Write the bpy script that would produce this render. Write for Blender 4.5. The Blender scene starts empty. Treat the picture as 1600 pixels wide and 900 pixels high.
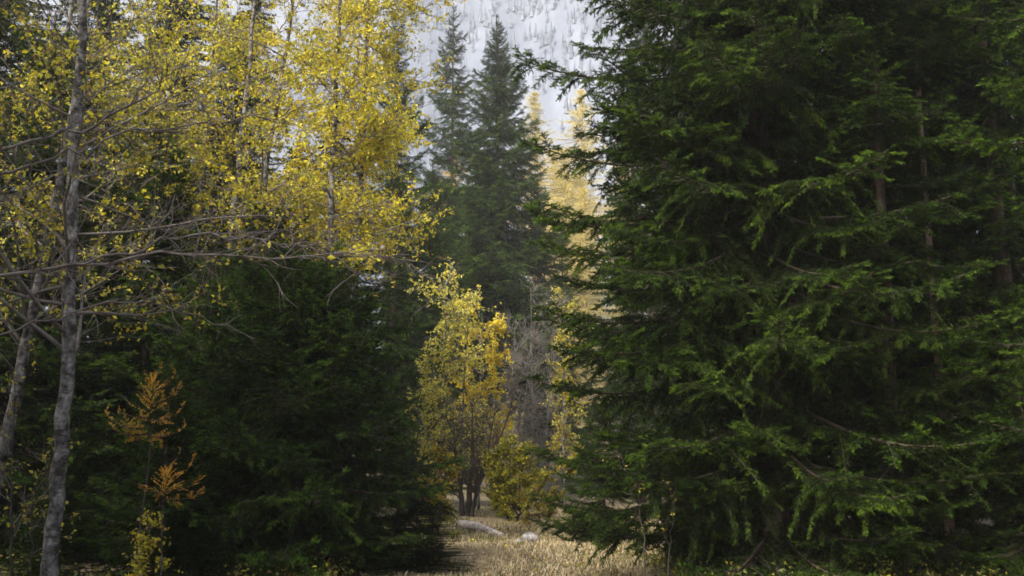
import bpy, math, random
import numpy as np
from mathutils import Vector, Matrix, Euler

R = math.radians
rnd = random.Random(7)
rng = np.random.default_rng(7)
sc = bpy.context.scene
COL = sc.collection

# ------------------------------------------------------------------ camera
cam_data = bpy.data.cameras.new('camera')
cam = bpy.data.objects.new('camera', cam_data)
COL.objects.link(cam)
cam_data.sensor_width = 36.0
cam_data.lens = 35.0
cam_data.clip_start = 0.05
cam_data.clip_end = 3000
cam.location = (0, 0, 1.6)
cam.rotation_euler = (R(90 + 10.6), 0, 0)
sc.camera = cam

# ------------------------------------------------------------------ sky, sun, exposure
SUN_EL, SUN_AZ = 48.0, -141.0          # azimuth from +Y, negative = towards -X
w = bpy.data.worlds.new('World')
sc.world = w
w.use_nodes = True
nt = w.node_tree
nt.nodes.clear()
sky = nt.nodes.new('ShaderNodeTexSky')
sky.sky_type = 'NISHITA'
sky.sun_disc = False
sky.sun_elevation = R(SUN_EL)
sky.sun_rotation = R(SUN_AZ)
sky.air_density = 1.0
sky.dust_density = 5.0
sky.ozone_density = 1.0
bg = nt.nodes.new('ShaderNodeBackground')
bg.inputs['Strength'].default_value = 0.06
out = nt.nodes.new('ShaderNodeOutputWorld')
nt.links.new(sky.outputs[0], bg.inputs[0])
nt.links.new(bg.outputs[0], out.inputs[0])

sun_data = bpy.data.lights.new('sun', 'SUN')
sun_data.energy = 1.5
sun_data.angle = R(14)
sun_data.color = (1.0, 0.91, 0.76)
sun = bpy.data.objects.new('sun', sun_data)
COL.objects.link(sun)
d_sun = Vector((math.sin(R(SUN_AZ)) * math.cos(R(SUN_EL)), math.cos(R(SUN_AZ)) * math.cos(R(SUN_EL)), math.sin(R(SUN_EL))))
sun.rotation_euler = d_sun.to_track_quat('Z', 'Y').to_euler()
sun.location = (0, 0, 60)

sc.view_settings.view_transform = 'Standard'
sc.view_settings.look = 'None'
sc.view_settings.gamma = 1
sc.view_settings.exposure = 2.5
sc.cycles.max_bounces = 6
sc.cycles.diffuse_bounces = 4
sc.cycles.transmission_bounces = 4
sc.cycles.volume_bounces = 1
sc.cycles.use_denoising = True
sc.cycles.filter_width = 1.7

# ------------------------------------------------------------------ materials
def new_mat(name):
    m = bpy.data.materials.new(name)
    m.use_nodes = True
    t = m.node_tree
    t.nodes.clear()
    o = t.nodes.new('ShaderNodeOutputMaterial')
    return m, t, o

def link(t, a, b):
    t.links.new(a, b)

def ramp(t, fac, stops):
    r = t.nodes.new('ShaderNodeValToRGB')
    e = r.color_ramp.elements
    while len(e) < len(stops):
        e.new(0.5)
    for el, (p, c) in zip(e, stops):
        el.position = p
        el.color = (*c, 1)
    link(t, fac, r.inputs[0])
    return r

def noise(t, scale, detail=4, rough=0.6, vec=None):
    n = t.nodes.new('ShaderNodeTexNoise')
    n.inputs['Scale'].default_value = scale
    n.inputs['Detail'].default_value = detail
    n.inputs['Roughness'].default_value = rough
    if vec is not None:
        link(t, vec, n.inputs['Vector'])
    return n

def foliage_mat(name, stops, trans=0.25, rough=0.5, spec=0.3, scale=2.5):
    """leaf material: colour varies from clump to clump and from one bough to the next; object colour tints a whole tree"""
    m, t, o = new_mat(name)
    geo = t.nodes.new('ShaderNodeNewGeometry')
    n = noise(t, scale, 3, 0.7, geo.outputs['Position'])
    oi = t.nodes.new('ShaderNodeObjectInfo')
    ad = t.nodes.new('ShaderNodeMath'); ad.operation = 'MULTIPLY_ADD'
    link(t, oi.outputs['Random'], ad.inputs[0]); ad.inputs[1].default_value = 0.35; ad.inputs[2].default_value = -0.17
    a2 = t.nodes.new('ShaderNodeMath'); a2.operation = 'ADD'
    link(t, n.outputs[0], a2.inputs[0]); link(t, ad.outputs[0], a2.inputs[1])
    isl = t.nodes.new('ShaderNodeMath'); isl.operation = 'MULTIPLY_ADD'
    link(t, geo.outputs['Random Per Island'], isl.inputs[0]); isl.inputs[1].default_value = 0.4; 
    sub = t.nodes.new('ShaderNodeMath'); sub.operation = 'SUBTRACT'
    link(t, a2.outputs[0], sub.inputs[0]); sub.inputs[1].default_value = 0.2
    link(t, sub.outputs[0], isl.inputs[2])
    r = ramp(t, isl.outputs[0], stops)
    mx = t.nodes.new('ShaderNodeMix'); mx.data_type = 'RGBA'; mx.blend_type = 'MULTIPLY'
    mx.inputs[0].default_value = 1
    link(t, r.outputs[0], mx.inputs[6]); link(t, oi.outputs['Color'], mx.inputs[7])
    p = t.nodes.new('ShaderNodeBsdfPrincipled')
    link(t, mx.outputs[2], p.inputs['Base Color'])
    p.inputs['Roughness'].default_value = rough
    p.inputs['Specular IOR Level'].default_value = spec
    tr = t.nodes.new('ShaderNodeBsdfTranslucent')
    link(t, mx.outputs[2], tr.inputs[0])
    ms = t.nodes.new('ShaderNodeMixShader')
    ms.inputs[0].default_value = trans
    link(t, p.outputs[0], ms.inputs[1]); link(t, tr.outputs[0], ms.inputs[2])
    link(t, ms.outputs[0], o.inputs[0])
    return m

def bark_mat(name, stops, scale=6, zs=0.25, bump=0.6, rough=0.85):
    m, t, o = new_mat(name)
    tc = t.nodes.new('ShaderNodeTexCoord')
    mp = t.nodes.new('ShaderNodeMapping')
    mp.inputs['Scale'].default_value = (1, 1, zs)
    link(t, tc.outputs['Object'], mp.inputs[0])
    n = noise(t, scale, 6, 0.65, mp.outputs[0])
    r = ramp(t, n.outputs[0], stops)
    p = t.nodes.new('ShaderNodeBsdfPrincipled')
    link(t, r.outputs[0], p.inputs['Base Color'])
    p.inputs['Roughness'].default_value = rough
    p.inputs['Specular IOR Level'].default_value = 0.2
    n2 = noise(t, scale * 5, 4, 0.6, mp.outputs[0])
    b = t.nodes.new('ShaderNodeBump')
    b.inputs['Strength'].default_value = bump
    b.inputs['Distance'].default_value = 0.02
    link(t, n2.outputs[0], b.inputs['Height'])
    link(t, b.outputs[0], p.inputs['Normal'])
    link(t, p.outputs[0], o.inputs[0])
    return m

M = {}
M['needle'] = foliage_mat('spruce_needles', [(0.25, (0.006, 0.0145, 0.0022)), (0.5, (0.0135, 0.030, 0.0034)), (0.8, (0.033, 0.063, 0.0055))], 0.22, 0.55, 0.12, 4)
M['needle_tip'] = foliage_mat('spruce_shoot_tips', [(0.25, (0.019, 0.042, 0.004)), (0.55, (0.050, 0.104, 0.008)), (0.85, (0.115, 0.20, 0.014))], 0.30, 0.55, 0.14, 4)
M['twig'] = bark_mat('spruce_twig', [(0.3, (0.025, 0.019, 0.014)), (0.7, (0.065, 0.052, 0.042))], 10, 1, 0.2)
M['spruce_bark'] = bark_mat('spruce_bark', [(0.3, (0.045, 0.033, 0.026)), (0.5, (0.10, 0.075, 0.058)), (0.72, (0.19, 0.165, 0.14))], 9, 0.22, 1.0)
M['pale_bark'] = bark_mat('pale_bark', [(0.32, (0.10, 0.07, 0.045)), (0.5, (0.26, 0.20, 0.14)), (0.7, (0.42, 0.35, 0.27))], 8, 0.35, 0.8)
def birch_bark():
    m = bark_mat('grey_birch_bark', [(0.34, (0.030, 0.028, 0.026)), (0.44, (0.10, 0.095, 0.09)), (0.55, (0.22, 0.215, 0.21)), (0.68, (0.42, 0.415, 0.41))], 9, 0.8, 1.0)
    t = m.node_tree
    p = [n for n in t.nodes if n.type == 'BSDF_PRINCIPLED'][0]
    src = p.inputs['Base Color'].links[0].from_socket
    tc = t.nodes.new('ShaderNodeTexCoord'); mp = t.nodes.new('ShaderNodeMapping'); mp.inputs['Scale'].default_value = (2, 2, 4)
    link(t, tc.outputs['Object'], mp.inputs[0])
    n = noise(t, 2.2, 4, 0.6, mp.outputs[0])
    r = ramp(t, n.outputs[0], [(0.38, (0.28, 0.26, 0.24)), (0.5, (1, 1, 1))])
    mx = t.nodes.new('ShaderNodeMix'); mx.data_type = 'RGBA'; mx.blend_type = 'MULTIPLY'; mx.inputs[0].default_value = 1
    link(t, src, mx.inputs[6]); link(t, r.outputs[0], mx.inputs[7]); link(t, mx.outputs[2], p.inputs['Base Color'])
    return m
M['birch_bark'] = birch_bark()
M['grey_wood'] = bark_mat('grey_branch_wood', [(0.3, (0.09, 0.078, 0.07)), (0.7, (0.25, 0.225, 0.205))], 8, 1, 0.4)
M['silver_wood'] = bark_mat('silver_twig_wood', [(0.3, (0.10, 0.092, 0.088)), (0.7, (0.25, 0.235, 0.225))], 8, 1, 0.4)
M['mid_wood'] = bark_mat('brown_grey_branch_wood', [(0.3, (0.07, 0.06, 0.055)), (0.7, (0.20, 0.18, 0.17))], 8, 1, 0.4)
M['dark_wood'] = bark_mat('dark_branch_wood', [(0.3, (0.035, 0.028, 0.026)), (0.7, (0.11, 0.092, 0.085))], 8, 1, 0.4)
M['stem_wood'] = bark_mat('dark_stem_wood', [(0.3, (0.03, 0.026, 0.023)), (0.7, (0.10, 0.09, 0.08))], 7, 0.5, 0.6)
Y1 = [(0.2, (0.40, 0.36, 0.018)), (0.5, (0.68, 0.61, 0.03)), (0.8, (0.84, 0.78, 0.09))]
Y2 = [(0.2, (0.16, 0.18, 0.022)), (0.5, (0.33, 0.35, 0.04)), (0.8, (0.52, 0.52, 0.08))]
Y3 = [(0.2, (0.14, 0.09, 0.025)), (0.5, (0.27, 0.18, 0.05)), (0.8, (0.44, 0.33, 0.11))]
Y4 = [(0.2, (0.44, 0.30, 0.012)), (0.5, (0.66, 0.48, 0.02)), (0.8, (0.78, 0.62, 0.045))]
M['leaf_yellow'] = foliage_mat('leaf_yellow', Y1, 0.45, 0.45, 0.35, 1.2)
M['leaf_green_yellow'] = foliage_mat('leaf_green_yellow', Y2, 0.45, 0.45, 0.35, 1.2)
M['leaf_brown'] = foliage_mat('leaf_brown', Y3, 0.35, 0.55, 0.3, 1.2)
M['leaf_gold'] = foliage_mat('leaf_gold', Y4, 0.45, 0.45, 0.35, 1.2)
M['leaf_green'] = foliage_mat('leaf_green', [(0.2, (0.05, 0.08, 0.015)), (0.5, (0.10, 0.14, 0.025)), (0.8, (0.18, 0.20, 0.04))], 0.4, 0.45, 0.35, 1.5)
M['larch_gold'] = foliage_mat('larch_gold', [(0.2, (0.50, 0.41, 0.13)), (0.5, (0.66, 0.56, 0.20)), (0.8, (0.78, 0.69, 0.30))], 0.5, 0.6, 0.2, 0.5)
M['larch_orange'] = foliage_mat('larch_orange', [(0.2, (0.42, 0.20, 0.02)), (0.42, (0.70, 0.37, 0.03)), (0.75, (0.86, 0.56, 0.09))], 0.4, 0.6, 0.2, 3)
M['straw'] = foliage_mat('dry_grass_straw', [(0.2, (0.38, 0.305, 0.19)), (0.5, (0.60, 0.50, 0.33)), (0.8, (0.76, 0.67, 0.49))], 0.3, 0.6, 0.2, 0.9)
M['grass_green'] = foliage_mat('grass_green', [(0.2, (0.07, 0.09, 0.02)), (0.5, (0.13, 0.15, 0.035)), (0.8, (0.22, 0.22, 0.06))], 0.3, 0.6, 0.2, 0.9)
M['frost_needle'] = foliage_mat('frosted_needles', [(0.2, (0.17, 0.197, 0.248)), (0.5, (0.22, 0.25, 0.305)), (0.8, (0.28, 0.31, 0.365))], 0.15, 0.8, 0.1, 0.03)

def ground_mat():
    m, t, o = new_mat('forest_floor')
    geo = t.nodes.new('ShaderNodeNewGeometry')
    n = noise(t, 0.55, 8, 0.7, geo.outputs['Position'])
    r = ramp(t, n.outputs[0], [(0.3, (0.055, 0.042, 0.026)), (0.5, (0.14, 0.105, 0.06)), (0.62, (0.12, 0.115, 0.045)), (0.75, (0.27, 0.20, 0.12))])
    n2 = noise(t, 9, 8, 0.75, geo.outputs['Position'])
    p = t.nodes.new('ShaderNodeBsdfPrincipled')
    mx = t.nodes.new('ShaderNodeMix'); mx.data_type = 'RGBA'; mx.blend_type = 'MULTIPLY'; mx.inputs[0].default_value = 0.7
    r2 = ramp(t, n2.outputs[0], [(0.3, (0.45, 0.42, 0.4)), (0.7, (1, 1, 1))])
    link(t, r.outputs[0], mx.inputs[6]); link(t, r2.outputs[0], mx.inputs[7])
    link(t, mx.outputs[2], p.inputs['Base Color'])
    p.inputs['Roughness'].default_value = 0.95
    b = t.nodes.new('ShaderNodeBump'); b.inputs['Strength'].default_value = 0.8; b.inputs['Distance'].default_value = 0.05
    link(t, n2.outputs[0], b.inputs['Height']); link(t, b.outputs[0], p.inputs['Normal'])
    link(t, p.outputs[0], o.inputs[0])
    return m
M['ground'] = ground_mat()

def mountain_mat():
    m, t, o = new_mat('mountain_rock_and_frost')
    geo = t.nodes.new('ShaderNodeNewGeometry')
    mp = t.nodes.new('ShaderNodeMapping'); mp.inputs['Scale'].default_value = (1, 0.22, 0.22)
    link(t, geo.outputs['Position'], mp.inputs[0])
    n = noise(t, 0.09, 10, 0.7, mp.outputs[0])
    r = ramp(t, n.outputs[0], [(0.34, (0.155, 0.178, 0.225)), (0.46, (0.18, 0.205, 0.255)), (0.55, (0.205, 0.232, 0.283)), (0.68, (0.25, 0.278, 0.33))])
    p = t.nodes.new('ShaderNodeBsdfPrincipled')
    link(t, r.outputs[0], p.inputs['Base Color'])
    p.inputs['Roughness'].default_value = 0.95
    p.inputs['Specular IOR Level'].default_value = 0.1
    link(t, p.outputs[0], o.inputs[0])
    return m
M['mountain'] = mountain_mat()
M['log'] = bark_mat('weathered_log', [(0.32, (0.10, 0.085, 0.075)), (0.45, (0.36, 0.325, 0.305)), (0.7, (0.68, 0.635, 0.61))], 9, 1, 1.0)
M['stone'] = bark_mat('pale_stone', [(0.3, (0.10, 0.10, 0.10)), (0.5, (0.26, 0.26, 0.27)), (0.7, (0.50, 0.50, 0.50))], 9, 1, 1.0)

# ------------------------------------------------------------------ mesh helpers
def norm(v):
    return v / np.maximum(np.linalg.norm(v, axis=-1, keepdims=True), 1e-9)

class Geo:
    """collects triangles with a material index; build() makes ONE mesh"""
    def __init__(self):
        self.v, self.f, self.m, self.n, self.s = [], [], [], 0, []
    def add(self, v, f, mi=0, smooth=False):
        v = np.asarray(v, dtype=np.float64).reshape(-1, 3)
        f = np.asarray(f, dtype=np.int64).reshape(-1, 3)
        self.v.append(v); self.f.append(f + self.n)
        self.m.append(np.full(len(f), mi, dtype=np.int32)); self.s.append(np.full(len(f), smooth, dtype=bool))
        self.n += len(v)
    def tube(self, pts, rad, sides=5, mi=0, cap=True):
        pts = np.asarray(pts, float); n = len(pts)
        rad = np.broadcast_to(np.asarray(rad, float), (n,))
        tg = np.gradient(pts, axis=0); tg = norm(tg)
        ref = np.array([0, 0, 1.0]) if abs(tg[0][2]) < 0.8 else np.array([1.0, 0, 0])
        a = norm(np.cross(tg, ref)); b = np.cross(tg, a)
        th = np.arange(sides) * 2 * np.pi / sides
        ring = pts[:, None] + rad[:, None, None] * (a[:, None] * np.cos(th)[None, :, None] + b[:, None] * np.sin(th)[None, :, None])
        v = ring.reshape(-1, 3)
        i = np.arange(n - 1)[:, None] * sides; j = np.arange(sides)[None]; k = (j + 1) % sides
        A, B, C_, D = i + j, i + k, i + sides + k, i + sides + j
        f = np.concatenate([np.stack([A, B, C_], -1).reshape(-1, 3), np.stack([A, C_, D], -1).reshape(-1, 3)])
        if cap:
            v = np.vstack([v, pts[-1:], pts[:1]])
            jj = np.arange(sides); kk = (jj + 1) % sides
            t0 = (n - 1) * sides
            f = np.vstack([f, np.stack([t0 + jj, t0 + kk, np.full(sides, n * sides)], -1), np.stack([kk, jj, np.full(sides, n * sides + 1)], -1)])
        self.add(v, f, mi, True)
    def needles(self, p0, d, l, k, nl, wd, mi, spread=0.9, g=rng):
        """k needle triangles along each shoot p0 + d*l"""
        p0 = np.asarray(p0, float).reshape(-1, 3); d = norm(np.asarray(d, float).reshape(-1, 3)); l = np.asarray(l, float).reshape(-1)
        N = len(p0)
        if N == 0: return
        s = (np.arange(k)[None] + g.random((N, k))) / k
        pos = p0[:, None] + d[:, None] * (l[:, None] * s)[..., None]
        rv = g.normal(size=(N, k, 3))
        pr = norm(rv - d[:, None] * (rv * d[:, None]).sum(-1, keepdims=True))
        al = spread * (0.75 + 0.5 * g.random((N, k, 1))) * (1 - 0.45 * s[..., None])
        nd = d[:, None] * np.cos(al) + pr * np.sin(al)
        sd = norm(np.cross(nd, g.normal(size=(N, k, 3))))
        ln = nl * (0.7 + 0.6 * g.random((N, k, 1)))
        v = np.stack([pos - sd * wd / 2, pos + sd * wd / 2, pos + nd * ln], 2).reshape(-1, 3)
        self.add(v, np.arange(N * k * 3).reshape(-1, 3), mi)
    def leaves(self, c, size, mi, up=0.5, g=rng, aspect=0.62, var=0.8):
        c = np.asarray(c, float).reshape(-1, 3); N = len(c)
        if N == 0: return
        nrm = norm(g.normal(size=(N, 3)) + np.array([0, 0, up]))
        d = g.normal(size=(N, 3)) + np.array([0, 0, -0.35]); d = norm(d - nrm * (d * nrm).sum(-1, keepdims=True))
        s = np.cross(nrm, d)
        L = size * (1 - var / 2 + var * g.random((N, 1)))
        W = L * aspect * 0.5
        fold = L * 0.12
        b = c
        tip = c + d * L + nrm * (-fold)
        m1 = c + d * L * 0.45
        lft = m1 + s * W + nrm * fold; rgt = m1 - s * W + nrm * fold
        v = np.stack([b, lft, tip, rgt], 1).reshape(-1, 3)
        i = np.arange(N)[:, None] * 4
        self.add(v, np.concatenate([i + np.array([[0, 2, 1]]), i + np.array([[0, 3, 2]])]), mi)
    def build(self, name, mats):
        me = bpy.data.meshes.new(name)
        v = np.vstack(self.v); f = np.vstack(self.f); m = np.concatenate(self.m); s = np.concatenate(self.s)
        me.vertices.add(len(v)); me.vertices.foreach_set('co', v.astype(np.float32).ravel())
        me.loops.add(len(f) * 3); me.loops.foreach_set('vertex_index', f.astype(np.int32).ravel())
        me.polygons.add(len(f)); me.polygons.foreach_set('loop_start', (np.arange(len(f)) * 3).astype(np.int32))
        me.polygons.foreach_set('material_index', m)
        me.polygons.foreach_set('use_smooth', s)
        for k in mats: me.materials.append(M[k])
        me.update(calc_edges=True)
        return me

def mobj(name, me, parent=None, loc=(0, 0, 0), rot=None, scale=None, color=None):
    o = bpy.data.objects.new(name, me)
    COL.objects.link(o)
    if parent is not None: o.parent = parent
    o.location = loc
    if rot is not None: o.rotation_euler = rot
    if scale is not None: o.scale = scale
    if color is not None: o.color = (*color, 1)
    return o

def thing(name, label, cat, loc, group=None):
    o = bpy.data.objects.new(name, None)
    COL.objects.link(o)
    o.empty_display_size = 0.3
    o.location = loc
    o['label'] = label; o['category'] = cat
    if group: o['group'] = group
    return o

# ------------------------------------------------------------------ terrain
def gz(x, y):
    """height of the forest floor"""
    x = np.asarray(x, float); y = np.asarray(y, float)
    yy = np.clip(y, -200, 150)
    h = np.where(yy < 14, 0, 0.32 * (1 - np.exp(-np.maximum(yy - 14, 0) / 9.0)))
    h = h + 0.2 * np.maximum(yy - 52, 0) * (1 - np.exp(-np.maximum(yy - 52, 0) / 15.0))
    side = np.abs(x - 0.6)
    h = h + 0.10 * np.clip((side - 2.5) / 3, 0, 1) + 0.05 * np.sin(x * 0.9 + 1) * np.sin(y * 0.7) * np.clip(side / 3, 0.2, 1) + 0.02 * np.sin(x * 2.7) * np.sin(y * 2.3 + 1)
    return h
def gzf(x, y): return float(gz(x, y))

def grid_mesh(name, xs, ys, zf, mat):
    X, Y = np.meshgrid(xs, ys)
    Z = zf(X, Y)
    v = np.stack([X, Y, Z], -1).reshape(-1, 3)
    nx, ny = len(xs), len(ys)
    i = (np.arange(ny - 1)[:, None] * nx + np.arange(nx - 1)[None]).ravel()
    f = np.concatenate([np.stack([i, i + 1, i + nx + 1], -1), np.stack([i, i + nx + 1, i + nx], -1)])
    g = Geo(); g.add(v, f, 0, True)
    return g.build(name, [mat])

xs = np.concatenate([np.linspace(-800, -30, 40), np.linspace(-28, 28, 120), np.linspace(30, 800, 40)])
ys = np.concatenate([np.linspace(-120, 4, 26), np.linspace(5, 60, 130), np.linspace(62, 152, 40)])
ground = mobj('ground', grid_mesh('ground', xs, ys, gz, 'ground'))
ground['kind'] = 'structure'

def hash_noise(x, y, seed):
    r = np.random.default_rng(seed)
    out = 0
    for k in range(14):
        fx, fy = r.normal(size=2) * (0.006 * 1.32 ** k)
        out = out + np.sin(x * fx + y * fy * 0.5 + r.random() * 6.3) / (1.22 ** k)
    return out
def mz(x, y):
    t = np.maximum(y - 140, 0)
    base = 16 + 0.02 * t + 520 * (1 - np.exp(-(t / 330) ** 1.6))
    amp = np.clip(t / 120, 0, 1)
    wx = x + 14 * np.sin(y * 0.013) + 6 * np.sin(y * 0.041 + 1)
    gul = 9 * np.abs(np.sin(wx * 0.021)) + 5 * np.abs(np.sin(wx * 0.057 + 0.7)) + 2.6 * np.abs(np.sin(wx * 0.131 + y * 0.012)) + 1.6 * np.sin(y * 0.11 + 2 * np.sin(x * 0.03)) + 1.2 * np.sin(wx * 0.31 + 1.3)
    return base + amp * (9.0 * hash_noise(x, y, 3) + gul)
mxs = np.concatenate([np.linspace(-800, -200, 50), np.linspace(-195, 195, 220), np.linspace(200, 800, 50)])
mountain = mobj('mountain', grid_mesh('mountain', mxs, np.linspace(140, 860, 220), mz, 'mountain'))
mountain['kind'] = 'structure'

# frosted wood on the mountainside (one mass, too far to count)
def mountain_wood():
    g = Geo(); r = np.random.default_rng(5)
    N = 9000
    y = 168 + 360 * r.random(N); x = (r.random(N) * 2 - 1) * (20 + 0.22 * y)
    keep = np.sin(x * 0.09 + 2 * np.sin(y * 0.021)) + 0.6 * np.sin(y * 0.05 + x * 0.03) > -1.3 + 1.6 * r.random(N)
    x, y = x[keep], y[keep]; z = mz(x, y) - 0.5
    n = len(x); h = 3.0 + 4.5 * r.random(n); rr = h * (0.10 + 0.05 * r.random(n)); ns = 5
    for k in range(3):
        zb = z + h * (0.05 + 0.25 * k); zt = z + h * (0.55 + 0.225 * k); rb = rr * (1 - 0.27 * k)
        th = np.arange(ns)[None] * 2 * np.pi / ns + r.random((n, 1)) * 6
        rad = rb[:, None] * (0.6 + 0.7 * r.random((n, ns)))
        ring = np.stack([x[:, None] + rad * np.cos(th), y[:, None] + rad * np.sin(th), zb[:, None] - 0.3 * rad], -1)
        v = np.concatenate([ring, np.stack([x, y, zt], -1)[:, None]], 1).reshape(-1, 3)
        j = np.arange(ns); i = np.arange(n)[:, None, None] * (ns + 1)
        f = i + np.stack([j, (j + 1) % ns, np.full(ns, ns)], -1)[None]
        g.add(v, f.reshape(-1, 3), 0)
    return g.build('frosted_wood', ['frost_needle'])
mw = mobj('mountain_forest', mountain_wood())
mw['kind'] = 'stuff'; mw['label'] = 'pale frosted conifer wood covering the mountainside'; mw['category'] = 'forest'

# ------------------------------------------------------------------ spruce boughs (shared meshes)
def rotz(v, a):
    c, s = math.cos(a), math.sin(a)
    return np.array([v[0] * c - v[1] * s, v[0] * s + v[1] * c, v[2]])

def make_bough(seed, L, spacing, hang, tipup, mats=('needle', 'needle_tip', 'twig'), kn=15, nl=0.026, wd=0.008, shoot=0.10, sag=0.16, fan=0.42, tipfrac=0.3, dens=1.0):
    g = Geo(); r = random.Random(seed); nr = np.random.default_rng(seed)
    def axis(t):
        return np.array([L * t, L * wob * math.sin(t * 3 + ph) * t, L * (-sag * math.sin(t * 2.2) * 0.8 + tipup * t ** 3)])
    wob = r.uniform(-0.06, 0.06); ph = r.random() * 6
    T = np.linspace(0, 1, 12)
    pts = np.array([axis(t) for t in T])
    g.tube(pts, (0.012 + 0.007 * L) * (1 - 0.9 * T) + 0.002, 5, 2)
    P, D, LN, TP = [], [], [], []
    n2 = max(5, int(L / spacing))
    for i in range(n2):
        t = 0.04 + 0.96 * (i + r.random() * 0.7) / n2
        if t > 0.995: continue
        if r.random() > dens: continue
        base = axis(t); tan = axis(min(1, t + 0.02)) - axis(t - 0.02); tan = tan / np.linalg.norm(tan)
        for sgn in (-1, 1):
            if r.random() < 0.06: continue
            ln2 = L * fan * (0.25 + 0.95 * (1 - t) ** 0.75) * r.choice((0.4, 0.6, 0.85, 1.0, 1.2)) * r.uniform(0.85, 1.15) * min(1, 0.45 + 2.2 * t)
            ang = sgn * R(r.uniform(35, 82))
            d2 = rotz(tan, ang); d2[2] += r.uniform(-0.3, 0.32)
            dr = hang * r.uniform(0.4, 1.4) * (1 - 0.65 * t)
            def ax2(s):
                return base + d2 * ln2 * s * (1 - 0.25 * dr * s) + np.array([0, 0, -dr * ln2 * (s ** 1.7)])
            S = np.linspace(0, 1, 5)
            p2 = np.array([ax2(s) for s in S])
            g.tube(p2, 0.0055 * (1 - 0.75 * S) + 0.0012, 3, 2, False)
            # needles on the branchlet itself
            P += list(p2[1:-1]); D += list(p2[2:] - p2[1:-1]); LN += list(np.linalg.norm(p2[2:] - p2[1:-1], axis=1)); TP += [0] * (len(p2) - 3) + [1]
            n3 = max(2, int(ln2 / 0.034))
            for j in range(n3):
                s = 0.12 + 0.88 * (j + r.random()) / n3
                b3 = ax2(s); t3 = ax2(s + 0.03) - ax2(s - 0.03); t3 = t3 / (np.linalg.norm(t3) + 1e-9)
                for s3 in (-1, 1):
                    if r.random() < 0.12: continue
                    d3 = rotz(t3, s3 * R(r.uniform(30, 85))); d3[2] += r.uniform(-0.45, 0.5) - hang * r.uniform(0.0, 0.7) * (1 - s * 0.6)
                    l3 = shoot * r.uniform(0.55, 1.35) * (1.15 - 0.55 * s)
                    P.append(b3); D.append(d3); LN.append(l3); TP.append(1 if r.random() < tipfrac * (0.3 + t) * (3.0 if s > 0.72 else 0.25) else 0)
    for t in np.linspace(0.05, 0.95, int(L / 0.05)):
        dd = rotz(axis(t + 0.02) - axis(t), r.uniform(-1.2, 1.2)); dd = dd / np.linalg.norm(dd); dd[2] += r.uniform(-0.3, 0.6)
        P.append(axis(t)); D.append(dd); LN.append(shoot * r.uniform(0.6, 1.2)); TP.append(1 if r.random() < tipfrac else 0)
    # leading shoot
    for t in np.linspace(0.6, 0.97, 8):
        P.append(axis(t)); D.append(axis(t + 0.03) - axis(t)); LN.append(0.05 * L + 0.04); TP.append(1)
    P, D, LN, TP = map(np.array, (P, D, LN, TP))
    q = TP == 1
    g.needles(P[~q], D[~q], LN[~q], kn, nl, wd, 0, 0.85, nr)
    g.needles(P[q], D[q], LN[q], kn, nl, wd, 1, 0.8, nr)
    return g.build('bough', mats)

BOUGH = {
    'long': [(make_bough(10 + i, 3.2, 0.11, 0.7, 0.14 if i % 2 else 0.08, nl=0.030, wd=0.010, shoot=0.09, sag=0.13, fan=0.31), 3.2) for i in range(5)],
    'mid': [(make_bough(30 + i, 1.7, 0.08, 0.45, 0.14, nl=0.028, wd=0.0095, shoot=0.085, sag=0.12, fan=0.36), 1.7) for i in range(5)],
    'short': [(make_bough(50 + i, 0.8, 0.06, 0.2, 0.2, nl=0.026, wd=0.006, shoot=0.08, sag=0.1), 0.8) for i in range(4)],
    'flat': [(make_bough(110 + i, 2.2, 0.09, 0.42, 0.12, nl=0.030, wd=0.010, shoot=0.09, fan=0.36, tipfrac=0.42, sag=0.10), 2.2) for i in range(5)],
    # coarser boughs for trees tens of metres away
    'far': [(make_bough(70 + i, 2.6, 0.15, 0.6, 0.16, nl=0.06, wd=0.018, shoot=0.2, kn=7, fan=0.40), 2.6) for i in range(4)],
    'larch': [(make_bough(90 + i, 0.8, 0.06, 0.0, 0.38, mats=('larch_orange', 'larch_orange', 'twig'), nl=0.022, wd=0.005, shoot=0.045, sag=0.10, fan=0.34, kn=7, dens=0.65), 0.8) for i in range(3)],
}
CROWN_LOW = {}
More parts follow.
